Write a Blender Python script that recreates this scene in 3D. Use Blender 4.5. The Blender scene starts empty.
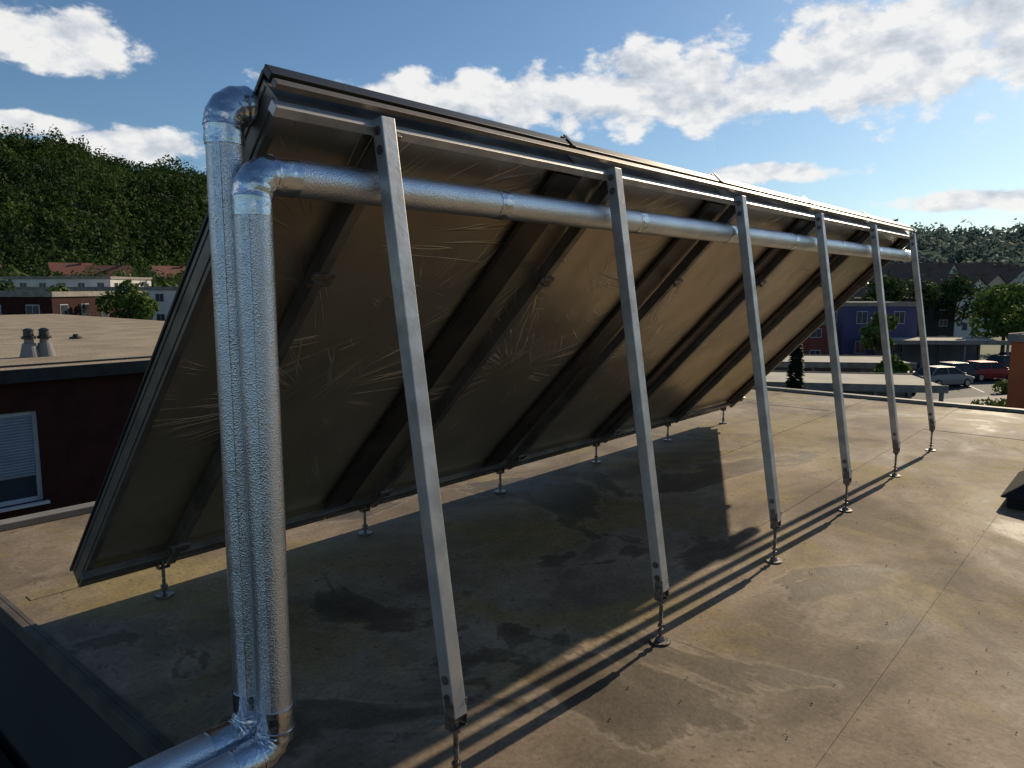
import bpy, math, random
import numpy as np
from mathutils import Vector, Matrix
random.seed(7); rng=np.random.default_rng(7)
S=bpy.context.scene
COS,SIN=math.cos(math.radians(41)),math.sin(math.radians(41))
GZ=-5.5
def T(r,f,z=0):            # town survey axes (east-ish, north-ish) -> world
    return Vector((SIN*r+COS*f,-COS*r+SIN*f,z))
# ---------------------------------------------------------------- materials
def newmat(name):
    m=bpy.data.materials.new(name); m.use_nodes=True
    nt=m.node_tree; b=nt.nodes['Principled BSDF']; return m,nt,b
def N(nt,t,**k):
    n=nt.nodes.new(t)
    for a,v in k.items(): setattr(n,a,v)
    return n
def ramp(nt,stops,interp='LINEAR'):
    r=N(nt,'ShaderNodeValToRGB'); r.color_ramp.interpolation=interp
    e=r.color_ramp.elements
    while len(e)>1: e.remove(e[0])
    e[0].position=stops[0][0]; e[0].color=c4(stops[0][1])
    for p,c in stops[1:]:
        x=e.new(p); x.color=c4(c)
    return r
def c4(c):
    if isinstance(c,(int,float)): return (c,c,c,1)
    return (c[0],c[1],c[2],1)
def mat(name,c1,c2=None,rough=.6,metal=0,scale=4,bump=0,bscale=40,detail=5,spec=.5,bdist=.01,stretch=None,roughvar=0):
    m,nt,b=newmat(name)
    b.inputs['Roughness'].default_value=rough; b.inputs['Metallic'].default_value=metal
    b.inputs['Specular IOR Level'].default_value=spec
    tc=N(nt,'ShaderNodeTexCoord'); src=tc.outputs['Object']
    if stretch:
        mp=N(nt,'ShaderNodeMapping'); mp.inputs['Scale'].default_value=stretch
        nt.links.new(src,mp.inputs['Vector']); src=mp.outputs[0]
    if c2 is None: c2=tuple(x*.8 for x in c1)
    n=N(nt,'ShaderNodeTexNoise'); n.inputs['Scale'].default_value=scale; n.inputs['Detail'].default_value=detail
    nt.links.new(src,n.inputs['Vector'])
    r=ramp(nt,[(.35,c1),(.65,c2)]); nt.links.new(n.outputs['Fac'],r.inputs[0]); nt.links.new(r.outputs[0],b.inputs['Base Color'])
    if roughvar:
        mr=N(nt,'ShaderNodeMapRange'); mr.inputs['To Min'].default_value=rough-roughvar; mr.inputs['To Max'].default_value=rough+roughvar
        mr.inputs['From Min'].default_value=.3; mr.inputs['From Max'].default_value=.7
        nt.links.new(n.outputs['Fac'],mr.inputs['Value']); nt.links.new(mr.outputs[0],b.inputs['Roughness'])
    if bump:
        n2=N(nt,'ShaderNodeTexNoise'); n2.inputs['Scale'].default_value=bscale; n2.inputs['Detail'].default_value=3
        nt.links.new(src,n2.inputs['Vector'])
        bp=N(nt,'ShaderNodeBump'); bp.inputs['Strength'].default_value=bump; bp.inputs['Distance'].default_value=bdist
        nt.links.new(n2.outputs['Fac'],bp.inputs['Height']); nt.links.new(bp.outputs[0],b.inputs['Normal'])
    return m
def foliage(name,c1,c2,scale=.5,c3=None,tr_=.3):
    m,nt,b=newmat(name); b.inputs['Roughness'].default_value=.75; b.inputs['Specular IOR Level'].default_value=.2
    tc=N(nt,'ShaderNodeTexCoord'); n=N(nt,'ShaderNodeTexNoise'); n.inputs['Scale'].default_value=scale; n.inputs['Detail'].default_value=3
    n.inputs['Roughness'].default_value=.7
    nt.links.new(tc.outputs['Object'],n.inputs['Vector'])
    st=[(.35,c1),(.58,c2)]
    if c3: st.append((.70,c3))
    r=ramp(nt,st); nt.links.new(n.outputs['Fac'],r.inputs[0]); nt.links.new(r.outputs[0],b.inputs['Base Color'])
    tr=N(nt,'ShaderNodeBsdfTranslucent'); nt.links.new(r.outputs[0],tr.inputs['Color'])
    mx=N(nt,'ShaderNodeMixShader'); mx.inputs[0].default_value=tr_
    out=nt.nodes['Material Output']
    nt.links.new(b.outputs[0],mx.inputs[1]); nt.links.new(tr.outputs[0],mx.inputs[2]); nt.links.new(mx.outputs[0],out.inputs['Surface'])
    return m

M={}
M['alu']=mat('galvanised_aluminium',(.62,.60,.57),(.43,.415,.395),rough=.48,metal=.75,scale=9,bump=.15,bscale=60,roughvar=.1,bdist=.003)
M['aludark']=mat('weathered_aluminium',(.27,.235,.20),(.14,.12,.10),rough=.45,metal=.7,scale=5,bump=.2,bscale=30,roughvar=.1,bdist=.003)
M['black']=mat('black_anodised',(.02,.02,.022),(.035,.035,.035),rough=.4,metal=.3,scale=6)
M['band']=mat('joint_sheet',(.075,.06,.045),(.04,.033,.027),rough=.45,metal=.6,scale=5,bump=.2,bscale=14)
M['glass']=mat('collector_glass',(.01,.014,.03),(.015,.018,.03),rough=.08,scale=2)
M['steel']=mat('stainless_steel',(.26,.24,.22),(.12,.10,.085),rough=.45,metal=.8,scale=40,bump=.3,bscale=120)
M['rubber']=mat('rubber',(.03,.03,.03),rough=.8)

def foil():
    m,nt,b=newmat('embossed_aluminium_foil')
    b.inputs['Metallic'].default_value=.92
    tc=N(nt,'ShaderNodeTexCoord')
    v=N(nt,'ShaderNodeTexVoronoi'); v.inputs['Scale'].default_value=230
    n=N(nt,'ShaderNodeTexNoise'); n.inputs['Scale'].default_value=7; n.inputs['Detail'].default_value=4
    n3=N(nt,'ShaderNodeTexNoise'); n3.inputs['Scale'].default_value=150; n3.inputs['Detail'].default_value=2
    for x in (v,n,n3): nt.links.new(tc.outputs['Object'],x.inputs['Vector'])
    b1=N(nt,'ShaderNodeBump'); b1.inputs['Strength'].default_value=.45; b1.inputs['Distance'].default_value=.0025
    b2=N(nt,'ShaderNodeBump'); b2.inputs['Strength'].default_value=.3; b2.inputs['Distance'].default_value=.014
    b3=N(nt,'ShaderNodeBump'); b3.inputs['Strength'].default_value=.35; b3.inputs['Distance'].default_value=.0025
    nt.links.new(v.outputs['Distance'],b1.inputs['Height']); nt.links.new(n.outputs['Fac'],b2.inputs['Height'])
    nt.links.new(n3.outputs['Fac'],b3.inputs['Height'])
    nt.links.new(b2.outputs[0],b1.inputs['Normal']); nt.links.new(b1.outputs[0],b3.inputs['Normal']); nt.links.new(b3.outputs[0],b.inputs['Normal'])
    r=ramp(nt,[(.3,(.78,.79,.81)),(.7,(.63,.65,.68))]); nt.links.new(n.outputs['Fac'],r.inputs[0]); nt.links.new(r.outputs[0],b.inputs['Base Color'])
    b.inputs['Roughness'].default_value=.30
    return m
M['foil']=foil()
M['tape']=mat('aluminium_tape',(.72,.74,.77),(.55,.57,.60),rough=.24,metal=1,scale=25,bump=.55,bscale=24,bdist=.011)

def backsheet():
    m,nt,b=newmat('collector_back_sheet'); L=nt.links.new
    b.inputs['Metallic'].default_value=.75
    tc=N(nt,'ShaderNodeTexCoord'); oi=N(nt,'ShaderNodeObjectInfo')
    sp=N(nt,'ShaderNodeSeparateXYZ'); L(tc.outputs['Object'],sp.inputs[0])
    def ma(op,a,c=None,clamp=False):
        x=N(nt,'ShaderNodeMath',operation=op); x.use_clamp=clamp
        for i,q in enumerate((a,c)):
            if q is None: continue
            if isinstance(q,(int,float)): x.inputs[i].default_value=q
            else: L(q,x.inputs[i])
        return x.outputs[0]
    masks=[]
    for cx,cy,fr,sd,R_ in ((.02,.05,8,0,1.0),(-.35,-.85,7,11,1.15),(.40,-.45,7,23,.9)):
        ox=ma('SUBTRACT',sp.outputs['X'],cx); oy=ma('SUBTRACT',sp.outputs['Y'],cy)
        an=ma('ARCTAN2',oy,ox)
        rad=ma('SQRT',ma('ADD',ma('MULTIPLY',ox,ox),ma('MULTIPLY',oy,oy)))
        cb=N(nt,'ShaderNodeCombineXYZ'); L(ma('MULTIPLY',an,fr),cb.inputs[0]); L(ma('MULTIPLY',rad,.7),cb.inputs[1])
        L(ma('ADD',ma('MULTIPLY',oi.outputs['Random'],50),sd),cb.inputs[2])
        nz=N(nt,'ShaderNodeTexNoise'); nz.inputs['Scale'].default_value=1; nz.inputs['Detail'].default_value=2; L(cb.outputs[0],nz.inputs['Vector'])
        d=ma('ABSOLUTE',ma('SUBTRACT',nz.outputs['Fac'],.5))
        line=ma('SUBTRACT',1,ma('MULTIPLY',d,60),clamp=True)
        fall=ma('MULTIPLY',ma('SUBTRACT',rad,.12,clamp=True),5,clamp=True)
        fall2=ma('MULTIPLY',ma('SUBTRACT',R_,rad,clamp=True),2.2,clamp=True)
        masks.append(ma('MULTIPLY',line,ma('MULTIPLY',fall,fall2)))
    mk=ma('MAXIMUM',ma('MAXIMUM',masks[0],masks[1]),masks[2])
    gate=N(nt,'ShaderNodeTexNoise'); gate.inputs['Scale'].default_value=3; gate.inputs['Detail'].default_value=2; L(tc.outputs['Object'],gate.inputs['Vector'])
    mk=ma('MULTIPLY',mk,ma('MULTIPLY',ma('SUBTRACT',gate.outputs['Fac'],.41,clamp=True),7,clamp=True))
    n=N(nt,'ShaderNodeTexNoise'); n.inputs['Scale'].default_value=2.2; n.inputs['Detail'].default_value=5; L(tc.outputs['Object'],n.inputs['Vector'])
    r=ramp(nt,[(.3,(.47,.385,.275)),(.7,(.34,.28,.205))]); L(n.outputs['Fac'],r.inputs[0])
    mx=N(nt,'ShaderNodeMix',data_type='RGBA'); L(ma('MULTIPLY',mk,.8),mx.inputs['Factor']); L(r.outputs[0],mx.inputs['A']); mx.inputs['B'].default_value=(.78,.70,.55,1)
    L(mx.outputs['Result'],b.inputs['Base Color'])
    mr=N(nt,'ShaderNodeMapRange'); L(n.outputs['Fac'],mr.inputs['Value']); mr.inputs['To Min'].default_value=.28; mr.inputs['To Max'].default_value=.44; L(mr.outputs[0],b.inputs['Roughness'])
    b1=N(nt,'ShaderNodeBump'); b1.inputs['Strength'].default_value=.6; b1.inputs['Distance'].default_value=.008; L(mk,b1.inputs['Height'])
    n2=N(nt,'ShaderNodeTexNoise'); n2.inputs['Scale'].default_value=3.0; n2.inputs['Detail'].default_value=1; L(tc.outputs['Object'],n2.inputs['Vector'])
    b2=N(nt,'ShaderNodeBump'); b2.inputs['Strength'].default_value=.5; b2.inputs['Distance'].default_value=.035; L(n2.outputs['Fac'],b2.inputs['Height']); L(b2.outputs[0],b1.inputs['Normal'])
    L(b1.outputs[0],b.inputs['Normal'])
    return m
M['back']=backsheet()

def roofmat():
    m,nt,b=newmat('weathered_roof_membrane'); L=nt.links.new
    tc=N(nt,'ShaderNodeTexCoord'); V=tc.outputs['Object']
    def noise(sc,de,ro=.5,st=None,dist=0,off=None):
        n=N(nt,'ShaderNodeTexNoise'); n.inputs['Scale'].default_value=sc; n.inputs['Detail'].default_value=de; n.inputs['Roughness'].default_value=ro
        n.inputs['Distortion'].default_value=dist
        if st or off:
            mp=N(nt,'ShaderNodeMapping'); mp.inputs['Scale'].default_value=st or (1,1,1); mp.inputs['Location'].default_value=off or (0,0,0); L(V,mp.inputs['Vector']); L(mp.outputs[0],n.inputs['Vector'])
        else: L(V,n.inputs['Vector'])
        return n.outputs['Fac']
    def mix(f,a,bb,mode='MIX',fac=None):
        x=N(nt,'ShaderNodeMix',data_type='RGBA',blend_type=mode)
        if f is None: x.inputs['Factor'].default_value=fac
        else: L(f,x.inputs['Factor'])
        for s,q in (('A',a),('B',bb)):
            if isinstance(q,tuple): x.inputs[s].default_value=c4(q)
            else: L(q,x.inputs[s])
        return x.outputs['Result']
    n1=noise(.9,7,.62,None,.4)
    base=ramp(nt,[(.3,(.235,.18,.125)),(.5,(.32,.25,.175)),(.72,(.40,.32,.23))]); L(n1,base.inputs[0])
    st=ramp(nt,[(.40,0),(.56,1)]); L(noise(.55,6,.6,(1,1.6,1),.8),st.inputs[0])
    c=mix(st.outputs[0],(.17,.132,.092),base.outputs[0])
    al=ramp(nt,[(.50,0),(.60,.75)]); L(noise(.8,7,.68,(1,1,1),.6),al.inputs[0])
    c=mix(al.outputs[0],c,(.29,.225,.09))
    rn=noise(.75,6,.6,None,.7,(3.1,1.7,0))
    pud=ramp(nt,[(.36,.85),(.41,.55),(.425,0)]); L(rn,pud.inputs[0]); c=mix(pud.outputs[0],c,(.095,.075,.054))
    rim=ramp(nt,[(.415,0),(.432,.3),(.46,0)]); L(rn,rim.inputs[0]); c=mix(rim.outputs[0],c,(.40,.34,.26))
    f45=noise(45,5,.7)
    fine=ramp(nt,[(.3,.72),(.7,1.15)]); L(f45,fine.inputs[0]); c=mix(None,c,fine.outputs[0],'MULTIPLY',1.0)
    mid=ramp(nt,[(.3,.78),(.7,1.14)]); L(noise(6,6,.7),mid.inputs[0]); c=mix(None,c,mid.outputs[0],'MULTIPLY',1.0)
    sp=ramp(nt,[(.66,0),(.7,.7)]); L(noise(22,2,.5),sp.inputs[0]); c=mix(sp.outputs[0],c,(.09,.075,.06))
    L(c,b.inputs['Base Color'])
    rr=ramp(nt,[(.36,.55),(.43,.72),(.7,.88)]); L(rn,rr.inputs[0]); L(rr.outputs[0],b.inputs['Roughness'])
    b1=N(nt,'ShaderNodeBump'); b1.inputs['Strength'].default_value=.5; b1.inputs['Distance'].default_value=.004; L(f45,b1.inputs['Height'])
    b2=N(nt,'ShaderNodeBump'); b2.inputs['Strength'].default_value=.4; b2.inputs['Distance'].default_value=.02; L(noise(3,3,.5),b2.inputs['Height']); L(b2.outputs[0],b1.inputs['Normal'])
    L(b1.outputs[0],b.inputs['Normal'])
    b.inputs['Specular IOR Level'].default_value=.16
    return m
M['roof']=roofmat()
M['gravel']=mat('gravel_roof',(.36,.30,.21),(.26,.21,.15),rough=.9,scale=1.2,bump=.6,bscale=18,detail=7,bdist=.03,spec=.2)
M['bitumen']=mat('bitumen',(.016,.016,.016),(.026,.025,.023),rough=.9,scale=2,bump=.4,bscale=50,spec=.15)
M['trim']=mat('zinc_trim',(.26,.24,.21),(.17,.155,.135),rough=.65,metal=.3,scale=3)
M['darktrim']=mat('dark_edge_strip',(.11,.095,.08),(.07,.06,.05),rough=.75,scale=5,spec=.2)
M['darkred']=mat('dark_red_render',(.040,.011,.009),(.026,.008,.007),rough=.85,scale=3,bump=.3,bscale=60,spec=.2)
M['render_w']=mat('white_render',(.62,.60,.56),(.52,.50,.46),rough=.85,scale=.8)
M['render_c']=mat('cream_render',(.55,.48,.36),(.47,.40,.30),rough=.85,scale=.8)
M['render_g']=mat('grey_render',(.22,.22,.22),(.16,.16,.16),rough=.85,scale=.8)
M['wall_d']=mat('dark_wall',(.03,.03,.032),(.02,.02,.022),rough=.85,scale=.8)
M['purple']=mat('violet_cladding',(.055,.05,.15),(.04,.038,.11),rough=.6,scale=.6)
M['orange']=mat('orange_render',(.50,.13,.04),(.42,.10,.03),rough=.8,scale=1)
M['redbrick']=mat('red_cladding',(.20,.045,.03),(.15,.035,.025),rough=.8,scale=1)
M['tile_r']=mat('red_tile',(.24,.09,.055),(.16,.065,.045),rough=.8,scale=2,bump=.3,bscale=6,bdist=.05)
M['tile_d']=mat('brown_tile',(.17,.11,.085),(.11,.075,.06),rough=.9,scale=2,bump=.3,bscale=6,bdist=.05,spec=.15)
M['win']=mat('window_glass',(.03,.04,.05),(.05,.06,.075),rough=.1,scale=.7)
M['carwin']=mat('car_glass',(.012,.013,.015),(.02,.02,.022),rough=.25,scale=.7,spec=.3)
M['frame']=mat('white_frame',(.50,.53,.58),(.43,.46,.50),rough=.5)
M['shutter']=mat('roller_shutter',(.22,.27,.34),(.18,.22,.28),rough=.5)
M['flatroof']=mat('pale_flat_roof',(.44,.41,.33),(.32,.31,.24),rough=.9,scale=.5,detail=7)
M['asphalt']=mat('asphalt',(.07,.07,.07),(.045,.045,.045),rough=.85,scale=.8,detail=6)
M['paving']=mat('paving',(.46,.42,.36),(.36,.33,.28),rough=.9,scale=.6,detail=6)
M['paint']=mat('road_paint',(.75,.75,.72),(.6,.6,.58),rough=.7)
M['bark']=mat('bark',(.10,.075,.055),(.06,.045,.035),rough=.9,scale=8,bump=.5,bscale=20)
M['hill']=mat('woodland_floor',(.035,.055,.018),(.02,.035,.012),rough=.95,scale=.05,detail=5)
M['ground']=mat('town_ground',(.07,.10,.03),(.14,.135,.09),rough=.95,scale=.02,detail=7)
M['leaf1']=foliage('leaf_fresh',(.045,.085,.018),(.095,.15,.03),.9)
M['leaf2']=foliage('leaf_dark',(.02,.04,.014),(.045,.075,.02),.5)
M['conifer']=foliage('conifer_needles',(.012,.026,.014),(.025,.045,.02),1.5)
M['forest']=foliage('forest_leaves',(.016,.036,.009),(.048,.085,.016),.022,(.095,.135,.026),.35)
M['forestfar_haze']=foliage('far_forest_haze_tinted_leaves',(.075,.115,.11),(.12,.165,.14),.012,None,.4)  # distance haze painted into the leaf colour: paler, bluish green
M['leafmass']=foliage('town_tree_leaves',(.022,.042,.014),(.065,.10,.024),.12)

# ---------------------------------------------------------------- mesh helpers
def link(ob,parent=None):
    S.collection.objects.link(ob)
    if parent: ob.parent=parent
    return ob
def empty(name,loc=(0,0,0)):
    e=bpy.data.objects.new(name,None); e.location=loc; e.empty_display_size=.3; S.collection.objects.link(e)
    return e
class MB:
    def __init__(s): s.v=[]; s.f=[]; s.m=[]
    def box(s,a,b,mi=0):
        x0,y0,z0=a; x1,y1,z1=b; k=len(s.v)
        s.v+=[(x0,y0,z0),(x1,y0,z0),(x1,y1,z0),(x0,y1,z0),(x0,y0,z1),(x1,y0,z1),(x1,y1,z1),(x0,y1,z1)]
        for q in ((0,3,2,1),(4,5,6,7),(0,1,5,4),(1,2,6,5),(2,3,7,6),(3,0,4,7)): s.f.append([k+i for i in q]); s.m.append(mi)
    def face(s,pts,mi=0):
        k=len(s.v); s.v+=[tuple(p) for p in pts]; s.f.append(list(range(k,k+len(pts)))); s.m.append(mi)
    def prism(s,prof,p1,p2,up,mi=0):
        p1=Vector(p1);p2=Vector(p2); d=(p2-p1).normalized(); up=Vector(up); side=d.cross(up).normalized(); u=side.cross(d).normalized()
        k=len(s.v);n=len(prof)
        for p in (p1,p2):
            for a,b in prof: s.v.append(tuple(p+side*a+u*b))
        for i in range(n):
            j=(i+1)%n; s.f.append([k+i,k+j,k+n+j,k+n+i]); s.m.append(mi)
        s.f.append([k+i for i in range(n)][::-1]); s.m.append(mi); s.f.append([k+n+i for i in range(n)]); s.m.append(mi)
    def cyl(s,p1,p2,r1,r2=None,n=16,mi=0):
        r2=r1 if r2 is None else r2
        p1=Vector(p1);p2=Vector(p2); d=(p2-p1).normalized()
        up=Vector((0,0,1)) if abs(d.z)<.9 else Vector((1,0,0)); a=d.cross(up).normalized(); b=d.cross(a)
        k=len(s.v)
        for p,r in ((p1,r1),(p2,r2)):
            for i in range(n):
                t=2*math.pi*i/n; s.v.append(tuple(p+a*r*math.cos(t)+b*r*math.sin(t)))
        for i in range(n):
            j=(i+1)%n; s.f.append([k+i,k+j,k+n+j,k+n+i]); s.m.append(mi)
        s.f.append([k+i for i in range(n)][::-1]); s.m.append(mi); s.f.append([k+n+i for i in range(n)]); s.m.append(mi)
    def tube(s,path,r,n=28,mi=0,jit=0):
        path=[Vector(p) for p in path]; k=len(s.v); ref=None
        for i,p in enumerate(path):
            d=(path[min(i+1,len(path)-1)]-path[max(i-1,0)]).normalized()
            if ref is None: ref=Vector((0,1,0)) if abs(d.y)<.9 else Vector((0,0,1))
            a=(ref-d*ref.dot(d)).normalized(); b=d.cross(a)
            rr=r if not callable(r) else r(i)
            for j in range(n):
                t=2*math.pi*j/n; q=rr+(random.uniform(-jit,jit) if jit else 0); s.v.append(tuple(p+a*q*math.cos(t)+b*q*math.sin(t)))
        for i in range(len(path)-1):
            for j in range(n):
                l=(j+1)%n; s.f.append([k+i*n+j,k+i*n+l,k+(i+1)*n+l,k+(i+1)*n+j]); s.m.append(mi)
        s.f.append([k+j for j in range(n)][::-1]); s.m.append(mi)
        e=k+(len(path)-1)*n; s.f.append([e+j for j in range(n)]); s.m.append(mi)
    def obj(s,name,mats,parent=None,bevel=0,smooth=False,mw=None,auto=False):
        me=bpy.data.meshes.new(name); me.from_pydata(s.v,[],s.f)
        for x in (mats if isinstance(mats,(list,tuple)) else [mats]): me.materials.append(M[x] if isinstance(x,str) else x)
        me.polygons.foreach_set('material_index',s.m)
        if smooth: me.polygons.foreach_set('use_smooth',[True]*len(s.f))
        me.update()
        import bmesh
        bm=bmesh.new(); bm.from_mesh(me); bmesh.ops.recalc_face_normals(bm,faces=bm.faces); bm.to_mesh(me); bm.free()
        ob=bpy.data.objects.new(name,me); link(ob,parent)
        if mw is not None: ob.matrix_world=mw
        if bevel:
            m=ob.modifiers.new('b','BEVEL'); m.width=bevel; m.segments=2; m.limit_method='ANGLE'; m.angle_limit=math.radians(40)
        if auto:
            try: me.set_sharp_from_angle(angle=math.radians(35))
            except Exception: pass
        return ob

# ================================================================= SOLAR ARRAY
X=[1.55+1.325*i for i in range(6)]; X[0]=1.57
LEN=2.73; D=Vector((0,.696,-.718)).normalized(); NN=Vector((0,.718,.696)).normalized(); O=Vector((0,2.0,2.2))
def P(x,s,n): return Vector((x,0,0))+O+D*s+NN*n
X0,X1=1.20,8.25; W=(X1-X0)/5
for i in range(5):
    xa=X0+W*i; c=P(xa+W/2,LEN/2,0)
    mw=Matrix.Translation(c)@Matrix(((1,0,0,0),(0,D.y,NN.y,0),(0,D.z,NN.z,0),(0,0,0,1)))
    e=bpy.data.objects.new('solar_panel',None); S.collection.objects.link(e); e.matrix_world=mw; e.empty_display_size=.2
    h=W/2-.008; l=LEN/2
    def sub(name,mats,b,bevel=0):
        o=b.obj(name,mats,None,bevel); o.parent=e; return o
    b=MB()
    nx,ny=14,26
    for a in range(ny+1):
        for q in range(nx+1):
            x=-h+.03+(2*h-.06)*q/nx; y=-l+.03+(2*l-.06)*a/ny
            z=-.094-.012*math.sin(math.pi*q/nx)*math.sin(math.pi*a/ny)+random.uniform(-.0012,.0012)
            b.v.append((x,y,z))
    for a in range(ny):
        for q in range(nx):
            k=a*(nx+1)+q; b.f.append([k,k+1,k+nx+2,k+nx+1]); b.m.append(0)
    o=b.obj('back_sheet','back',None,smooth=True); o.parent=e
    b=MB()
    for (a,c2) in (((-h,-l,-.11),(-h+.03,l,-.004)),((h-.03,-l,-.11),(h,l,-.004)),((-h+.03,-l,-.11),(h-.03,-l+.03,-.004)),((-h+.03,l-.03,-.11),(h-.03,l,-.004))): b.box(a,c2)
    b.box((-h-.004,-l+.01,-.03),(-h+.001,l-.01,-.022)); b.box((-h-.004,-l+.01,-.09),(-h+.001,l-.01,-.078))
    sub('frame','aludark',b,.002)
    b=MB(); 
    for (a,c2) in (((-h-.006,-l-.02,-.0035),(-h+.045,l+.02,.010)),((h-.045,-l-.02,-.0035),(h+.006,l+.02,.010)),((-h+.045,-l-.02,-.0035),(h-.045,-l+.04,.010)),((-h+.045,l-.04,-.0035),(h-.045,l+.02,.010))): b.box(a,c2)
    sub('cover_strip','black',b,.002)
    b=MB(); b.box((-h+.02,-l+.02,-.004),(h-.02,l-.02,.004)); sub('glass','glass',b)

fr=empty('panel_mounting_frame')
b=MB()
sq=lambda w,h:[(-w,-h),(w,-h),(w,h),(-w,h)]
for x in X:
    b.prism(sq(.022,.030),P(x+.03,-.0,-.1415),P(x+.03,2.62,-.1415),NN)
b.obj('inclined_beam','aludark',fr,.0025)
b=MB()
b.prism([(-.016,-.018),(.016,-.018),(.016,.018),(-.016,.018)],P(X0-.02,.012,-.134),P(X1+.05,.012,-.134),NN)
b.obj('top_rail','alu',fr,.002)
b=MB()
b.prism(sq(.010,.014),P(X0-.01,-.035,-.085),P(X1+.02,-.035,-.085),NN)
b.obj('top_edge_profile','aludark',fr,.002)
b=MB()
b.prism(sq(.012,.022),P(X0-.01,-.038,-.035),P(X1+.02,-.038,-.035),NN)
b.obj('top_edge_seal','black',fr,.002)
b=MB()
b.prism(sq(.02,.018),P(X0-.02,2.58,-.134),P(X1+.05,2.58,-.134),NN)
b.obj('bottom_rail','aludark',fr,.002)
b=MB()
for i in range(1,5):
    xx=X0+W*i
    b.prism([(-.10,-.004),(-.085,-.018),(.085,-.018),(.10,-.004)],P(xx,.05,-.112),P(xx,2.55,-.112),NN)
b.prism([(-.09,-.004),(-.08,-.016),(.04,-.016),(.05,-.004)],P(X1-.07,.05,-.112),P(X1-.07,2.55,-.112),NN)
b.obj('joint_cover','band',fr,.002)
b=MB(); g=MB(); bolts=MB(); br=MB()
for i,x in enumerate(X):
    top=Vector((x-.018,1.885,2.125)); bot=Vector((x-.018,1.587,.245))
    b.prism(sq(.025,.027),top,bot,(1,0,0))
    ax=(bot-top).normalized()
    for t in (.04,.10,1.84,1.78):
        p=top+ax*t; bolts.cyl(p+Vector((-.034,0,0)),p+Vector((.04,0,0)),.009,n=6); bolts.cyl(p+Vector((-.030,0,0)),p+Vector((-.0275,0,0)),.015,n=12)
    p=bot
    br.box((p.x-.031,p.y-.02,p.z-.035),(p.x-.0275,p.y+.02,p.z+.055)); br.box((p.x+.0275,p.y-.02,p.z-.035),(p.x+.031,p.y+.02,p.z+.055))
    br.box((p.x-.031,p.y-.02,p.z-.041),(p.x+.031,p.y+.02,p.z-.036))
    g.cyl((p.x,p.y,.0),(p.x,p.y,p.z-.002),.008,n=10)
    for zz in (.05,.075,p.z-.056,p.z-.02): g.cyl((p.x,p.y,zz),(p.x,p.y,zz+.012),.016,n=6)
    k=.1
    while k<p.z-.06: g.cyl((p.x,p.y,k),(p.x,p.y,k+.003),.0095,n=8); k+=.007
    g.cyl((p.x,p.y,.003),(p.x,p.y,.009),.048,n=20); g.cyl((p.x,p.y,.009),(p.x,p.y,.028),.024,.014,n=14)
    q=P(x+.03,2.60,-.18); q.y=3.80; q.z=.21
    br.box((q.x-.03,q.y-.02,q.z-.05),(q.x-.026,q.y+.02,q.z+.05)); br.box((q.x+.026,q.y-.02,q.z-.05),(q.x+.03,q.y+.02,q.z+.05))
    br.box((q.x-.03,q.y-.02,q.z-.056),(q.x+.03,q.y+.02,q.z-.051))
    g.cyl((q.x,q.y,0),(q.x,q.y,q.z),.009,n=10)
    for zz in (.03,.05): g.cyl((q.x,q.y,zz),(q.x,q.y,zz+.014),.018,n=6)
    g.cyl((q.x,q.y,.003),(q.x,q.y,.012),.045,n=20)
    for s_ in (.62,2.45):
        br.prism(sq(.03,.008),P(x-.03,s_,-.179),P(x+.07,s_,-.179),NN)
        bolts.cyl(P(x-.01,s_,-.175),P(x-.01,s_,-.205),.009,n=6)
b.obj('rear_post','alu',fr,.0025); g.obj('adjustable_foot','steel',fr); br.obj('bracket','steel',fr,.001); bolts.obj('bolt','steel',fr)
b=MB()
for i in range(1,5):
    xx=X0+W*i
    b.prism(sq(.012,.003),P(xx,-.045,.014),P(xx,.04,.014),NN); b.prism(sq(.012,.003),P(xx,-.053,.012),P(xx,-.053,-.06),(0,-1,-1))
b.obj('clamp','black',fr,.001)

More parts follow.
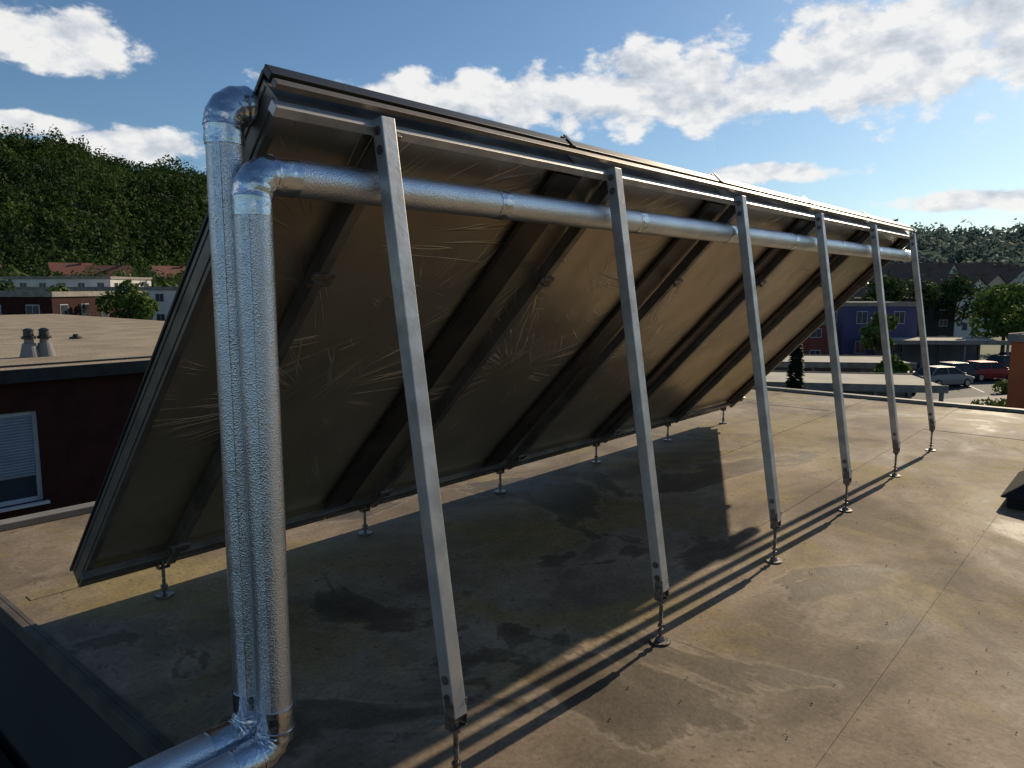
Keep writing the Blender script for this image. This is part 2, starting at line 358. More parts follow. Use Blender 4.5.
# insulated pipes
def arc(c,r,a0,a1,plane,n=10):
    out=[]
    for i in range(n+1):
        t=math.radians(a0+(a1-a0)*i/n); out.append((c[0]+r*math.cos(t),c[1],c[2]+r*math.sin(t)))
    return out
def pipe(xv,y,ztop,zbot,xend):
    e=empty('insulated_pipe')
    R=.068; r=.0525
    low=[(-4.5+ .25*i,y,zbot) for i in range(int((xv-R+4.5)/.25)+1)]; low=[p for p in low if p[0]<xv-R-.05]+[(xv-R,y,zbot)]
    b=MB(); b.tube(low,r); b.obj('lower_run','foil',e,smooth=True,auto=True)
    b=MB(); b.tube([(xv,y,zbot+R+ (ztop-zbot-2*R)*i/12) for i in range(13)],lambda i:r+random.uniform(-.0008,.0008),n=32); b.obj('riser','foil',e,smooth=True,auto=True)
    b=MB(); an=math.radians(215); sx,sy=(r+.0012)*math.cos(an),(r+.0012)*math.sin(an)
    b.prism([(-.012,-.0012),(.012,-.0012),(.012,.0012),(-.012,.0012)],(xv+sx,y+sy,zbot+R+.07),(xv+sx,y+sy,ztop-R-.05),(math.cos(an),math.sin(an),0)); b.obj('lap_seam','foil',e)
    b=MB(); b.tube(arc((xv-R,y,zbot+R),R,-90,0,0,12),lambda i:r+.004+(.0015 if i%3==0 else -.0005),n=28,jit=.001)
    b.tube(arc((xv+R,y,ztop-R),R,180,90,0,12),lambda i:r+.004+(.0015 if i%3==0 else -.0005),n=28,jit=.001)
    for z0,z1 in ((zbot+R-.01,zbot+R+.07),(ztop-R-.05,ztop-R+.01)):
        b.tube([(xv,y,z0+(z1-z0)*i/4) for i in range(5)],r+.003,n=28,jit=.001)
    b.tube([(xv-R-.08+.02*i,y,zbot) for i in range(5)],r+.003,n=28,jit=.001)
    b.obj('elbow','tape',e,smooth=True,auto=True)
    if xend>xv+R+.15:
        n=40; b=MB(); b.tube([(xv+R+(xend-xv-R)*i/n,y,ztop) for i in range(n+1)],lambda i:r+.003+random.uniform(-.0006,.0006),n=32); b.obj('upper_run','foil',e,smooth=True,auto=True)
        b=MB()
        xx=xv+R-.01; b.tube([(xx+.025*i,y,ztop) for i in range(4)],r+.005,n=28,jit=.001)
        xx=xv+1.0
        while xx<xend: 
            b.tube([(xx+.02*i,y,ztop) for i in range(4)],r+.0048,n=28,jit=.0004); xx+=1.0
        b.obj('tape_band','tape',e,smooth=True,auto=True)
    else:
        b=MB(); b.tube([(xv+R,y,ztop),(xend,y,ztop)],r,n=28); b.obj('panel_connection','tape',e,smooth=True,auto=True)
    return e
pipe(1.13,1.95,1.92,.19,8.35)
pipe(1.115,2.062,2.125,.21,1.195)

# ================================================================= OUR ROOF
rb=empty('flat_roof_building'); 
b=MB(); b.box((1.04,-14,-5.5),(11.46,5.71,-.07)); b.obj('walls','wall_d',rb)
b=MB(); b.box((1.02,-14,-.068),(11.48,5.73,0)); b.obj('roof_surface','roof',rb)
b=MB()
b.box((.985,-14,-.07),(1.018,5.77,.012)); b.box((1.018,-14,.003),(1.045,5.70,.012)); b.obj('edge_strip','darktrim',rb,.004)
b=MB()
b.box((11.482,-14,-.16),(11.52,5.77,.045)); b.box((11.40,-14,.003),(11.482,5.65,.045))
b.box((1.018,5.732,-.16),(11.482,5.77,.05)); b.box((1.10,5.65,.003),(11.40,5.732,.05))
b.obj('edge_trim','trim',rb,.004)
b=MB()
for y in (.78,-.45,-1.6,1.95,3.1,4.3):
    b.box((1.12,y-.04,.0005),(11.38,y+.04,.0035))
for x,y0,y1 in ((7.6,-.41,.74),(9.4,.82,1.91),(10.0,3.14,4.26)):
    b.box((x-.04,y0+.002,.0005),(x+.04,y1-.002,.0035))
b.obj('membrane_seam','roof',rb,.001)
lo=empty('lower_roof_building'); b=MB(); b.box((-14,-14,-5.5),(.975,9,-.95)); b.obj('walls','wall_d',lo)
b=MB(); b.box((-14.1,-14.1,-.948),(.98,9.1,-.85)); b.obj('roof_surface','bitumen',lo)
sk=empty('roof_skylight'); dy=.27
b=MB(); b.box((6.35,-.65+dy,0),(7.25,.45+dy,.08)); b.obj('kerb','bitumen',sk,.01)
b=MB(); b.v=[(6.3,-.7+dy,.082),(7.3,-.7+dy,.082),(7.3,.5+dy,.082),(6.3,.5+dy,.082),(6.65,-.35+dy,.34),(6.95,-.35+dy,.34),(6.95,.15+dy,.34),(6.65,.15+dy,.34)]
b.f=[[0,1,5,4],[1,2,6,5],[2,3,7,6],[3,0,4,7],[4,5,6,7],[3,2,1,0]]; b.m=[0]*6; b.obj('dome','bitumen',sk,.02)
b=MB()
for i in range(520):
    x=random.uniform(1.2,9); y=random.uniform(-1.5,5.4); s_=random.uniform(.002,.005)
    a=random.random()*6; z=.0045
    pts=[(x+s_*1.3*math.cos(a+t),y+s_*math.sin(a+t),z) for t in (0,1.6,3.1,4.6)]; k=len(b.v); b.v+=pts+[(x,y,z+s_)]
    for j in range(4): b.f.append([k+j,k+(j+1)%4,k+4]); b.m.append(0)
b.obj('gravel_grit','bark')

# ================================================================= GROUND / HILLS
b=MB(); R=5000; b.face([(-R,-R,GZ),(R,-R,GZ),(R,R,GZ),(-R,R,GZ)]); b.obj('ground','ground')
def sm(t): t=max(0,min(1,t)); return t*t*(3-2*t)
def pk_left(a):
    pts=[(30,10),(45,26),(55,42),(62.7,53),(66,57),(69,62.5),(72,66),(74.7,67.5),(85,72),(100,60),(120,40)]
    return float(np.interp(a,[p[0] for p in pts],[p[1] for p in pts]))
def hz_left(a,d):
    p=pk_left(a)+2.0*math.sin(a*.9)+1.2*math.sin(a*2.3+1)
    return GZ+(p-GZ)*(sm((d-215)/(450-215)) if d<450 else 1-.35*sm((d-450)/300)) + 3.0*math.sin(d*.045+a*.35)*sm((d-230)/60)*sm((450-d)/60)
def pk_far(a):
    return 57+4*math.sin(a*.45+.6)+2.5*math.sin(a*1.1+2)
def hz_far(a,d):
    return GZ+(pk_far(a)-GZ)*(sm((d-700)/(1150-700)) if d<1150 else 1-.3*sm((d-1150)/500))
def hill(name,hz,a0,a1,d0,d1,na,nd,m):
    b=MB()
    for i in range(na+1):
        a=a0+(a1-a0)*i/na
        for j in range(nd+1):
            d=d0+(d1-d0)*j/nd; ed=min(1,i/ (na*.12),(na-i)/(na*.12)); z=GZ-1+(hz(a,d)-GZ+.5)*sm(ed)
            b.v.append((d*math.cos(math.radians(a)),d*math.sin(math.radians(a)),z))
    for i in range(na):
        for j in range(nd):
            k=i*(nd+1)+j; b.f.append([k,k+1,k+nd+2,k+nd+1]); b.m.append(0)
    b.obj(name,m,smooth=True)
hill('hill',hz_left,30,120,200,760,90,40,'hill')
hill('hill',hz_far,-45,45,650,1700,90,40,'hill')
def leafcloud(centers,radii,counts,size,flat=.75):
    Vs=[]
    for c,r,n in zip(centers,radii,counts):
        d=rng.normal(size=(n,3)); d/=np.linalg.norm(d,axis=1)[:,None]
        rad=rng.uniform(.45,1.0,size=(n,1))**.6
        k=rng.normal(size=(7,3)); k/=np.linalg.norm(k,axis=1)[:,None]
        lump=1+.28*np.max(d@k.T,axis=1,keepdims=True)-.22
        p=np.array(c)+d*rad*lump*np.array(r)
        nrm=d+rng.normal(size=(n,3))*.55; nrm/=np.linalg.norm(nrm,axis=1)[:,None]
        a=np.cross(nrm,rng.normal(size=(n,3))); a/=np.linalg.norm(a,axis=1)[:,None]
        bb=np.cross(nrm,a)
        s=size*rng.uniform(.6,1.3,size=(n,1))
        Vs.append(np.stack([p-a*s-bb*s*.6,p+a*s-bb*s*.4,p+a*s*.8+bb*s*.6,p-a*s*.7+bb*s*.5],axis=1).reshape(-1,3))
    return np.concatenate(Vs)
def leafobj(name,V,m,parent=None):
    me=bpy.data.meshes.new(name); n=len(V)//4
    me.from_pydata(V.tolist(),[],np.arange(4*n).reshape(-1,4).tolist()); me.materials.append(M[m])
    ob=bpy.data.objects.new(name,me); return link(ob,parent)
def forest(name,hz,a0,a1,d0,d1,sp,cr,per,size,m):
    C=[];Rr=[];Nn=[]
    d=d0
    while d<d1:
        a=a0
        while a<a1:
            aa=a+random.uniform(-.5,.5)*math.degrees(sp/d); dd=d+random.uniform(-.5,.5)*sp
            r=cr*random.uniform(.5,1.5); h=r*random.uniform(.9,1.9 if random.random()<.3 else 1.4)
            C.append((dd*math.cos(math.radians(aa)),dd*math.sin(math.radians(aa)),hz(aa,dd)+h*.9)); Rr.append((r,r,h)); Nn.append(int(per*random.uniform(.8,1.2)))
            a+=math.degrees(sp/d)
        d+=sp
    leafobj(name,leafcloud(C,Rr,Nn,size),m)
forest('forest',hz_left,58,82,222,468,4.7,3.0,85,.6,'forest')
forest('forest',hz_far,3,17,760,1180,13,8.5,45,2.4,'forestfar_haze')

# ================================================================= TREES
def tree(x,y,h,cr,m='leaf1',n=1600,size=.17,z0=GZ,name='tree'):
    e=empty(name,(x,y,z0))
    b=MB(); tz=h*.38
    b.cyl((0,0,0),(0.05,0,tz),h*.028,h*.018,10)
    cl=[];rr=[];nn=[]
    k=9
    for i in range(k):
        t=2*math.pi*i/k+random.random(); rad=cr*random.uniform(.25,.72); zz=h*random.uniform(.45,.86)
        q=(rad*math.cos(t),rad*math.sin(t),zz); b.cyl((0.05,0,tz*random.uniform(.8,1)),q,h*.013,h*.004,6)
        s_=cr*random.uniform(.35,.55); cl.append(q); rr.append((s_,s_,s_*.85)); nn.append(n//k)
    q=(0,0,h*.9); b.cyl((.05,0,tz),q,h*.016,h*.004,6); cl.append(q); rr.append((cr*.4,cr*.4,h*.12)); nn.append(n//k)
    o=b.obj('trunk','bark',None); o.parent=e
    o=leafobj('crown',leafcloud(cl,rr,nn,size),m); o.parent=e
    return e
def conifer(x,y,h,cr,z0=GZ,n=2600,name='conifer_tree'):
    e=empty(name,(x,y,z0)); b=MB(); b.cyl((0,0,0),(0,0,h*.95),h*.02,h*.004,8); o=b.obj('trunk','bark',None); o.parent=e
    t=rng.uniform(0,1,size=n); a=rng.uniform(0,2*math.pi,size=n)
    rad=cr*(1-t)**.45*(.85+.15*np.sin(t*60+a*2))*rng.uniform(.5,1,size=n)
    p=np.stack([rad*np.cos(a),rad*np.sin(a),h*.06+h*.96*t-rad*.2],axis=1)
    out=np.stack([np.cos(a),np.sin(a),-.3+0*a],axis=1)*rng.uniform(.10,.2,size=(n,1)); sd=np.stack([-np.sin(a),np.cos(a),rng.uniform(-.4,.4,size=n)],axis=1)*.1
    V=np.stack([p-sd,p+sd,p+out+sd*.3,p+out-sd*.3],axis=1).reshape(-1,3)
    o=leafobj('needles',V,'conifer'); o.parent=e
    return e

# ================================================================= BUILDINGS
def building(name,r,f,w,d,ztop,wall,rooft='flat',roofm='flatroof',rot=0,z0=GZ,storeys=2,ridge=2.5,overh=.35,win=True):
    e=empty(name); mw=Matrix.Translation(T(r,f,z0))@Matrix.Rotation(rot,4,'Z'); e.matrix_world=mw
    H=ztop-z0
    def put(b,n,m,bev=0): 
        o=b.obj(n,m,None,bev); o.parent=e; return o
    b=MB(); b.box((-w/2,-d/2,0),(w/2,d/2,H))
    if rooft=='gable':
        k=len(b.v); b.v+=[(-w/2,-d/2,H),(-w/2,d/2,H),(-w/2,0,H+ridge),(w/2,-d/2,H),(w/2,d/2,H),(w/2,0,H+ridge)]
        b.f+=[[k,k+1,k+2],[k+3,k+5,k+4]]; b.m+=[0,0]
    put(b,'walls',wall)
    b=MB()
    if rooft=='gable':
        sl=ridge/(d/2); o_=overh; t=.18
        for s_ in (-1,1):
            y=s_*(d/2+o_); z=H-sl*o_
            b.v+=[(-w/2-o_,y,z+.02),(w/2+o_,y,z+.02),(w/2+o_,0,H+ridge+.02),(-w/2-o_,0,H+ridge+.02),(-w/2-o_,y,z+t),(w/2+o_,y,z+t),(w/2+o_,0,H+ridge+t),(-w/2-o_,0,H+ridge+t)]
            k=len(b.v)-8
            for q in ((0,1,2,3),(4,5,6,7),(0,1,5,4),(1,2,6,5),(2,3,7,6),(3,0,4,7)): b.f.append([k+i for i in q]); b.m.append(0)
        b.box((w*.2,-.9,H+ridge*.55),(w*.2+.6,-.3,H+ridge+.8))
        put(b,'roof',roofm)
    else:
        b.box((-w/2-.1,-d/2-.1,H+.002),(w/2+.1,d/2+.1,H+.16)); put(b,'roof',roofm)
        c=MB()
        for a,c2 in (((-w/2-.14,-d/2-.14,H-.15),(w/2+.14,-d/2-.102,H+.24)),((-w/2-.14,d/2+.102,H-.15),(w/2+.14,d/2+.14,H+.24)),((-w/2-.14,-d/2-.102,H-.15),(-w/2-.102,d/2+.102,H+.24)),((w/2+.102,-d/2-.102,H-.15),(w/2+.14,d/2+.102,H+.24))): c.box(a,c2)
        put(c,'roof_edge','trim')
    if win:
        b=MB(); g=MB(); sh=H/storeys
        for sx in range(storeys):
            zc=sh*sx+sh*.36; zt=zc+sh*.42
            n=max(1,int(w/2.6))
            for i in range(n):
                xc=-w/2+w*(i+.5)/n
                for s_ in (-1,1):
                    y=s_*d/2; 
                    b.box((xc-.5,min(y,y+s_*.05),zc),(xc+.5,max(y,y+s_*.05),zt)); g.box((xc-.46,min(y+s_*.03,y+s_*.06),zc+.05),(xc-.02,max(y+s_*.03,y+s_*.06),zt-.05)); g.box((xc+.02,min(y+s_*.03,y+s_*.06),zc+.05),(xc+.46,max(y+s_*.03,y+s_*.06),zt-.05))
            n=max(1,int(d/2.8))
            for i in range(n):
                yc=-d/2+d*(i+.5)/n
                for s_ in (-1,1):
                    x=s_*w/2
                    b.box((min(x,x+s_*.05),yc-.5,zc),(max(x,x+s_*.05),yc+.5,zt)); g.box((min(x+s_*.03,x+s_*.06),yc-.46,zc+.05),(max(x+s_*.03,x+s_*.06),yc+.46,zt-.05))
        put(b,'window_frame','frame'); put(g,'window_pane','win')
    return e

nb=empty('dark_red_building')
nx0,nx1,ny0,ny1,nz=-16,13,13.6,42,.22
b=MB()
wins=[(-6.4,-4.75),(-2.1,-.45),(2.2,3.9),(9.2,10.85)]
zt,zb=-.37,-1.87
xs=nx0
for a,c in wins:
    b.box((xs,ny0,GZ),(a,ny0+.3,nz)); b.box((a,ny0,zt),(c,ny0+.3,nz)); b.box((a,ny0,GZ),(c,ny0+.3,zb)); xs=c
b.box((xs,ny0,GZ),(nx1,ny0+.3,nz)); b.box((nx0,ny0+.302,GZ),(nx1,ny1,nz-.002)); b.obj('walls','darkred',nb)
b=MB(); b.box((nx0-.1,ny0-.12,nz+.002),(nx1+.1,ny1+.1,nz+.09)); b.obj('roof_surface','gravel',nb)
b=MB(); b.box((nx0-.2,ny0-.17,nz-.10),(nx1+.2,ny0-.122,nz+.11)); b.box((nx0-.2,ny0+.5,nz+.092),(nx1,ny0+.58,nz+.12)); b.obj('roof_edge','black',nb)
f=MB(); g=MB(); sh=MB()
for a,c in wins:
    y=ny0+.08
    f.box((a,y,zt-.07),(c,y+.08,zt)); f.box((a,y,zb),(c,y+.08,zb+.07)); f.box((a,y,zb+.07),(a+.07,y+.08,zt-.07)); f.box((c-.07,y,zb+.07),(c,y+.08,zt-.07))
    f.box(((a+c)/2-.035,y+.003,zb+.07),((a+c)/2+.035,y+.075,zt-.07)); f.box((a-.05,ny0-.08,zb-.05),(c+.05,ny0+.078,zb-.003))
    g.box((a+.07,y+.03,zb+.07),(c-.07,y+.04,zt-.07))
    z=zt-.07
    while z>zb+.45:
        sh.prism([(-.0,-.0),(.012,-.022),(0,-.044)],(a+.075,y-.004,z),(c-.075,y-.004,z),(0,0,1)); sh.box((a+.075,y-.006,z-.043),(c-.075,y+.0,z-.002)); z-=.048
f.obj('window_frame','frame',nb,.004); g.obj('window_pane','win',nb); sh.obj('roller_shutter','shutter',nb)
rv=empty('roof_vent'); rv.matrix_world=Matrix.Translation(T(-9.0,14.0,nz+.09))
for dx in (-.13,.13):
    b=MB(); b.cyl((dx,0,0),(dx,0,.26),.17,.11,20); b.cyl((dx,0,.26),(dx,0,.38),.08,.08,20); o=b.obj('cone',['render_g'],None,.004); o.parent=rv
    b=MB(); b.cyl((dx,0,.34),(dx,0,.39),.12,.12,20); b.cyl((dx,0,.392),(dx,0,.50),.09,.08,20); b.cyl((dx,0,.502),(dx,0,.54),.11,.04,20); o=b.obj('cap','black',None,.004); o.parent=rv
for r_,f_ in ((-7.2,15.5),(-11.2,19)):
    e=empty('roof_drain_cover'); e.matrix_world=Matrix.Translation(T(r_,f_,nz+.09)); b=MB(); b.cyl((0,0,0),(0,0,.05),.16,.14,16); b.cyl((0,0,.05),(0,0,.12),.08,.06,12); o=b.obj('cover','rubber',None); o.parent=e

building('dark_red_hall',-44,62,20,14,1.1,'darkred',roofm='gravel',rot=math.radians(41-90),storeys=2)
building('white_apartment_building',-46,92,24,12,1.5,'render_w',rot=math.radians(-49),storeys=3)
building('white_apartment_building',-68,112,22,12,3.0,'render_w',rot=math.radians(-49),storeys=3)
for r,f,zt_,c in ((-97,180,4.0,'render_c'),(-112,190,5,'render_w'),(-84,185,4,'render_c'),(-130,182,4.5,'render_w')):
    building('gabled_house',r,f,9,8,zt_,c,'gable','tile_r',rot=random.uniform(-.9,.2),storeys=3,ridge=2.8)
for r,f,h,cr,mm in ((-36.5,60,7.3,2.3,'leaf1'),(-31,60,7.6,2.1,'leaf1'),(-52,76,8,3,'leaf2'),(-30,74,8,3,'leaf2'),(-80,120,10,4,'leaf2'),(-72,150,10,5,'leaf2')):
    p=T(r,f); tree(p.x,p.y,h,cr,mm,1500,.2)

building('violet_building',34.5,73,7,7,.05,'purple',rot=math.radians(-49),storeys=2)
building('red_building',26,70,6,6,-1.6,'redbrick',rot=math.radians(-49),storeys=2)
building('grey_office_building',42,92,20,10,.2,'wall_d',rot=math.radians(-45),storeys=3,roofm='tile_d')
building('orange_building',29.5,36,6,7,-.9,'orange',rot=math.radians(-12),storeys=2)
def carport(r,f,w,d,rot):
    e=empty('carport'); e.matrix_world=Matrix.Translation(T(r,f,GZ))@Matrix.Rotation(rot,4,'Z')
    b=MB(); b.box((-w/2,-d/2,2.35),(w/2,d/2,2.5)); o=b.obj('roof','flatroof',None,.02); o.parent=e
    b=MB(); b.box((-w/2-.05,-d/2-.05,2.2),(w/2+.05,-d/2-.003,2.56)); b.box((-w/2-.05,d/2+.003,2.2),(w/2+.05,d/2+.05,2.56)); o=b.obj('fascia','trim',None); o.parent=e
    b=MB(); n=int(w/3)
    for i in range(n+1):
        x=-w/2+.15+(w-.3)*i/n
        for y in (-d/2+.2,d/2-.2): b.box((x-.08,y-.08,0),(x+.08,y+.08,2.348))
    b.box((-w/2+.1,d/2-.12,0),(w/2-.1,d/2-.02,2.2)); o=b.obj('posts','render_g',None); o.parent=e
carport(15.0,38,12,5,math.radians(-60)); carport(20.5,48,9,5,math.radians(-56)); carport(38,67,11,5,math.radians(-54))
def strip(name,pts,z,m,h=0):
    b=MB()
    top=[T(r,f,GZ+z) for r,f in pts]; b.face(top)
    if h:
        n=len(pts)
        for i in range(n):
            j=(i+1)%n; a=T(*pts[i],GZ+z); c=T(*pts[j],GZ+z); b.face([a,c,c-Vector((0,0,h)),a-Vector((0,0,h))])
    return b.obj(name,m)
strip('parking_lot',[(14,30),(60,30),(64,72),(14,66)],.004,'asphalt')
strip('pavement',[(26,42),(44,46.5),(56,62),(52,63),(38,50),(26,46)],.12,'paving',.12)
strip('road',[(64,20),(72,20),(90,120),(80,120)],.008,'asphalt')
b=MB()
for i in range(9):
    r=24.5+i*2.6; b.face([T(r,50.2,GZ+.012),T(r+.12,50.2,GZ+.012),T(r+1.6,55,GZ+.012),T(r+1.48,55,GZ+.012)])
b.obj('parking_marking','paint')
def paintmat(c):
    m=mat('car_paint',c,tuple(x*.92 for x in c),rough=.4,metal=.1,scale=1,spec=.35); return m
def car(r,f,rot,col):
    e=empty('parked_car'); e.matrix_world=Matrix.Translation(T(r,f,GZ+.01))@Matrix.Rotation(rot,4,'Z')
    pm=paintmat(col)
    st=[(-2.1,.62,.35,.62),(-2.0,.78,.25,.85),(-1.4,.86,.22,.95),(-.5,.88,.22,.96),(.6,.88,.22,.96),(1.3,.86,.22,.88),(1.9,.78,.24,.74),(2.1,.62,.32,.58)]
    b=MB()
    for x,w,z0,z1 in st:
        b.v+=[(x,-w,z0),(x,-w*1.02,(z0+z1)/2),(x,-w*.93,z1),(x,w*.93,z1),(x,w*1.02,(z0+z1)/2),(x,w,z0)]
    for i in range(len(st)-1):
        for j in range(6):
            k=(j+1)%6; b.f.append([i*6+j,i*6+k,(i+1)*6+k,(i+1)*6+j]); b.m.append(0)
    b.f.append(list(range(6))); b.m.append(0); b.f.append([6*(len(st)-1)+j for j in range(6)]); b.m.append(0)
    o=b.obj('body',[pm],None,.04); o.parent=e
    b=MB(); b.v=[(-1.8,-.78,.92),(1.2,-.78,.90),(1.2,.78,.90),(-1.8,.78,.92),(-1.3,-.62,1.40),(.35,-.62,1.43),(.35,.62,1.43),(-1.3,.62,1.40)]
    b.f=[[0,1,5,4],[1,2,6,5],[2,3,7,6],[3,0,4,7],[4,5,6,7]]; b.m=[0]*5; o=b.obj('windows','carwin',None,.03); o.parent=e
    b=MB(); b.box((-1.28,-.62,1.41),(.33,.62,1.46))
    for s_ in (-1,1):
        for xa,xb in ((-1.8,-1.3),(1.2,.35)): b.prism(sq(.035,.02),(xa,s_*.79,.93),(xb,s_*.63,1.43),(0,s_,.2))
        b.prism(sq(.03,.02),(-.35,s_*.80,.93),(-.38,s_*.64,1.43),(0,s_,.2))
        b.box((.85,min(s_*.88,s_*1.03),.92),(1.0,max(s_*.88,s_*1.03),1.05))
    o=b.obj('roof_panel',[pm],None,.02); o.parent=e
    b=MB()
    for x in (-1.3,1.3):
        for s_ in (-1,1): b.cyl((x,s_*.70,.31),(x,s_*.90,.31),.31,n=20)
    o=b.obj('wheels','rubber',None,.02); o.parent=e
    b=MB()
    for x in (-1.3,1.3):
        for s_ in (-1,1): b.cyl((x,s_*.90,.31),(x,s_*.915,.31),.19,n=14)
    for s_ in (-.6,.6): b.box((2.0,s_-.14,.55),(2.09,s_+.14,.68)); b.box((-2.09,s_-.12,.62),(-2.0,s_+.12,.8))
    o=b.obj('trims','alu',None); o.parent=e
cols=[(.03,.03,.03),(.28,.27,.26),(.04,.04,.04),(.30,.03,.025),(.03,.03,.03),(.5,.5,.48),(.02,.02,.02)]
for i,(r,f,ro) in enumerate(((26.9,50.4,-35),(31.4,53.5,-74),(34.2,56.5,-70),(36.9,57.2,-78),(42.2,62.5,-72),(40.0,54.2,15),(44.6,65,-75))):
    car(r,f,math.radians(41+ro),cols[i])
def hedge(name,r0,f0,r1,f1,h,w,n,m='leaf2',size=.12):
    C=[];Rr=[];Nn=[];k=12
    for i in range(k):
        t=(i+.5)/k; p=T(r0+(r1-r0)*t,f0+(f1-f0)*t,GZ+h*.5); C.append(tuple(p)); L_=math.hypot(r1-r0,f1-f0)/k; Rr.append((L_*.8+w*.3,L_*.8+w*.3,h*.55)); Nn.append(n//k)
    leafobj(name,leafcloud(C,Rr,Nn,size),m)
hedge('hedge',26,40.2,40,43.5,1.0,1,2600,'leaf1'); hedge('hedge',46,60,52,70,1.4,1,2000); hedge('hedge',33,49.6,38,51.6,.9,.8,1400,'leaf1')
p=T(12.5,32.4); conifer(p.x,p.y,4.75,.5)
for r,f,h,cr,mm,n in ((46.5,70,7.6,3.6,'leaf1',2600),(50,66,6.5,3,'leaf1',2000),(29,58.5,5.2,1.3,'leaf1',1000),(22,68,7.5,2.6,'leaf2',1500),(42,84,8.5,3,'leaf2',1500),(52,88,8.4,3.6,'leaf2',1800),(47,86,8.0,3,'leaf2',1500),(58,84,7.5,3.4,'leaf1',1600),(21.8,42.5,3.2,.9,'leaf1',700),(36,86,8.6,3.2,'leaf2',1500),(31,84,8.8,3.2,'leaf2',1500)):
    p=T(r,f); tree(p.x,p.y,h,cr,mm,n,.2)
for r,f,zt_,c,w in ((66,112,.0,'render_w',9),(75,122,.8,'render_c',9),(88,135,2,'render_w',10),(56,118,.0,'render_c',9),(105,165,3.4,'render_c',11),(92,170,3,'render_w',11),(112,200,5,'render_w',11),(130,210,5.5,'render_c',11),(120,230,6,'render_w',11)):
    building('gabled_house',r,f,w,8,zt_,c,'gable','tile_d',rot=random.uniform(-2.2,-.9),storeys=2,ridge=3.0)
C=[];Rr=[];Nn=[]
for i in range(170):
    f=random.uniform(122,330); az=math.radians(random.uniform(20,40)); r=f*math.tan(az); p=T(r,f); h=random.uniform(3.5,6)+max(0,(f-140))*.022
    C.append((p.x,p.y,GZ+h*.9)); q=random.uniform(3,5.5); Rr.append((q,q,h*.8)); Nn.append(350)
for i in range(110):
    f=random.uniform(110,215); az=math.radians(random.uniform(-40,-16)); r=f*math.tan(az); p=T(r,f); h=random.uniform(4,6)
    C.append((p.x,p.y,GZ+h)); q=random.uniform(3,5); Rr.append((q,q,h)); Nn.append(300)
leafobj('distant_trees',leafcloud(C,Rr,Nn,.45),'leafmass')
p=T(56,76); e=empty('street_lamp'); e.matrix_world=Matrix.Translation((p.x,p.y,GZ))
b=MB(); b.cyl((0,0,0),(0,0,7.6),.09,.05,12); b.tube([(0,0,7.5),(-.3,0,7.9),(-.9,0,8.0),(-1.3,0,7.95)],.04,8); b.box((-1.8,-.14,7.86),(-1.2,.14,8.0)); o=b.obj('pole','render_g',None); o.parent=e

# ================================================================= SKY + SUN
w=bpy.data.worlds.new('World'); S.world=w; w.use_nodes=True; nt=w.node_tree; nt.nodes.clear(); L=nt.links.new
SUN=Vector((1.95,.02,1))
SE=math.atan2(SUN.z,math.hypot(SUN.x,SUN.y)); SR=math.atan2(SUN.x,SUN.y)
sky=N(nt,'ShaderNodeTexSky',sky_type='NISHITA'); sky.sun_disc=False; sky.sun_elevation=SE; sky.sun_rotation=SR; sky.air_density=1.0; sky.dust_density=.45; sky.ozone_density=1.5
tint=N(nt,'ShaderNodeMix',data_type='RGBA',blend_type='MULTIPLY'); tint.inputs['Factor'].default_value=1; L(sky.outputs[0],tint.inputs['A']); tint.inputs['B'].default_value=(.78,1.0,1.18,1)
bg=N(nt,'ShaderNodeBackground'); bg.inputs['Strength'].default_value=.075; L(tint.outputs['Result'],bg.inputs['Color'])
tc=N(nt,'ShaderNodeTexCoord'); sp=N(nt,'ShaderNodeSeparateXYZ'); L(tc.outputs['Generated'],sp.inputs[0])
def ma(op,a,c=None,d=None,clamp=False):
    x=N(nt,'ShaderNodeMath',operation=op); x.use_clamp=clamp
    for i,q in enumerate((a,c,d)):
        if q is None: continue
        if isinstance(q,(int,float)): x.inputs[i].default_value=q
        else: L(q,x.inputs[i])
    return x.outputs[0]
ang=ma('ARCTAN2',sp.outputs['Y'],sp.outputs['X'])
hz=ma('SQRT',ma('ADD',ma('MULTIPLY',sp.outputs['X'],sp.outputs['X']),ma('MULTIPLY',sp.outputs['Y'],sp.outputs['Y'])))
el=ma('DIVIDE',sp.outputs['Z'],ma('MAXIMUM',hz,.001))
clouds=[(71.5,.275,5.0,.036),(67.5,.164,5.5,.026),(73.5,.180,5,.014),(43,.243,13,.038),(30.5,.250,8,.056),(14.5,.268,11,.075),(22,.245,5.5,.042),(7,.285,8,.075),(8.7,.098,5,.014),(23,.143,6,.014),
 (-35,.3,18,.08),(130,.33,24,.08),(-120,.35,25,.08)]
acc=None
for A,E,ra,re in clouds:
    dx=ma('MULTIPLY',ma('SUBTRACT',ang,math.radians(A)),1/math.radians(ra)); de=ma('MULTIPLY',ma('SUBTRACT',el,E),1/re)
    m_=ma('ADD',ma('MULTIPLY',dx,dx),ma('MULTIPLY',de,de))
    acc=m_ if acc is None else ma('MINIMUM',acc,m_)
acc=ma('MAXIMUM',ma('SUBTRACT',1,ma('SQRT',acc)),-1.0)
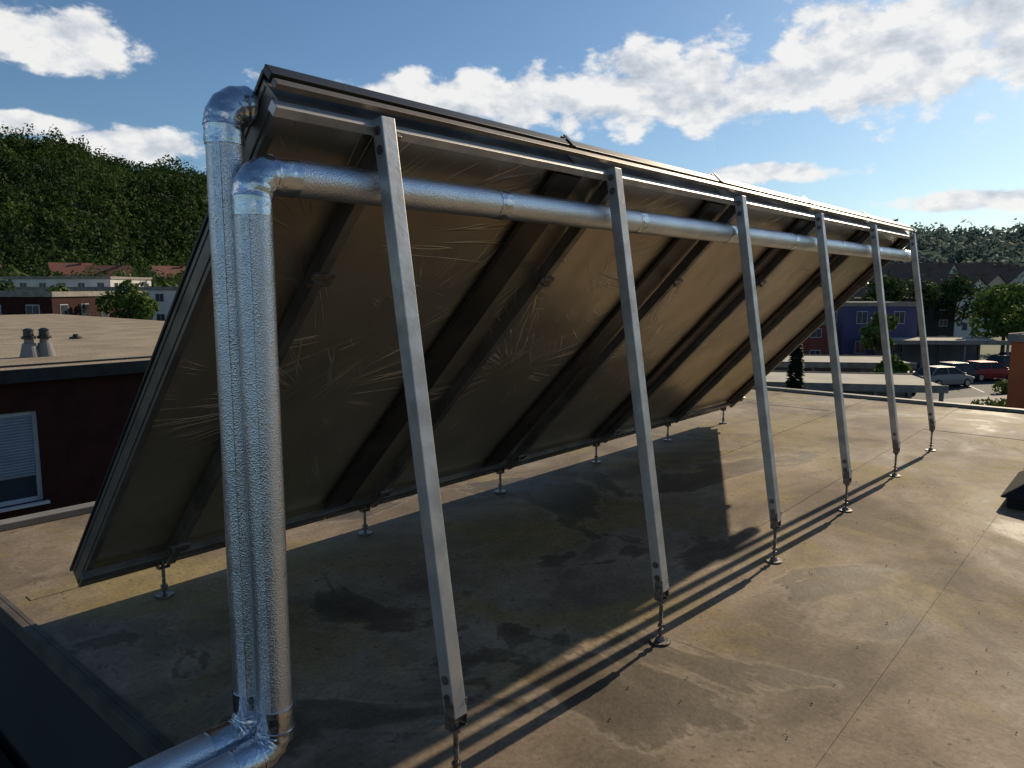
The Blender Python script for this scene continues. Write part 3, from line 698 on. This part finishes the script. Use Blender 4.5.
def cn(loc):
    mp=N(nt,'ShaderNodeMapping'); mp.inputs['Scale'].default_value=(1,1,1.7); mp.inputs['Location'].default_value=loc; L(tc.outputs['Generated'],mp.inputs['Vector'])
    n=N(nt,'ShaderNodeTexNoise'); n.inputs['Scale'].default_value=17; n.inputs['Detail'].default_value=7; n.inputs['Roughness'].default_value=.56; n.inputs['Distortion'].default_value=.1; L(mp.outputs[0],n.inputs['Vector'])
    return n.outputs['Fac']
n1=cn((0,0,0)); n2=cn((.012,0,.03))
dens=ma('ADD',ma('MULTIPLY',acc,1.3),ma('MULTIPLY',ma('SUBTRACT',n1,.47),3.1))
mr=N(nt,'ShaderNodeMapRange',interpolation_type='SMOOTHSTEP'); L(dens,mr.inputs['Value']); mr.inputs['From Min'].default_value=-.02; mr.inputs['From Max'].default_value=.5
lit=ma('ADD',ma('MULTIPLY',ma('SUBTRACT',n1,n2),3.0),.80,clamp=True)
cr=ramp(nt,[(0,(.52,.57,.64)),(.5,(.74,.77,.82)),(1,(1.0,.99,.97))]); L(lit,cr.inputs[0])
bg2=N(nt,'ShaderNodeBackground'); bg2.inputs['Strength'].default_value=.92; L(cr.outputs[0],bg2.inputs['Color'])
mx=N(nt,'ShaderNodeMixShader'); L(ma('MULTIPLY',mr.outputs[0],.94),mx.inputs[0]); L(bg.outputs[0],mx.inputs[1]); L(bg2.outputs[0],mx.inputs[2])
out=N(nt,'ShaderNodeOutputWorld'); L(mx.outputs[0],out.inputs['Surface'])

sd=bpy.data.lights.new('sun','SUN'); sd.energy=4.8; sd.angle=math.radians(.5); sd.color=(1,.83,.60)
so=bpy.data.objects.new('sun',sd); S.collection.objects.link(so); so.location=(20,2,12)
so.rotation_euler=SUN.to_track_quat('Z','Y').to_euler()

cam=bpy.data.cameras.new('camera'); cam.lens=740/1024*36; cam.sensor_width=36; cam.clip_end=9000; cam.clip_start=.05
co=bpy.data.objects.new('camera',cam); S.collection.objects.link(co); co.location=(0,0,1.6)
p_=math.radians(7.39)
co.rotation_euler=Vector((COS*math.cos(p_),SIN*math.cos(p_),-math.sin(p_))).to_track_quat('-Z','Y').to_euler()
S.camera=co
S.view_settings.view_transform='Standard'; S.view_settings.look='None'; S.view_settings.exposure=0
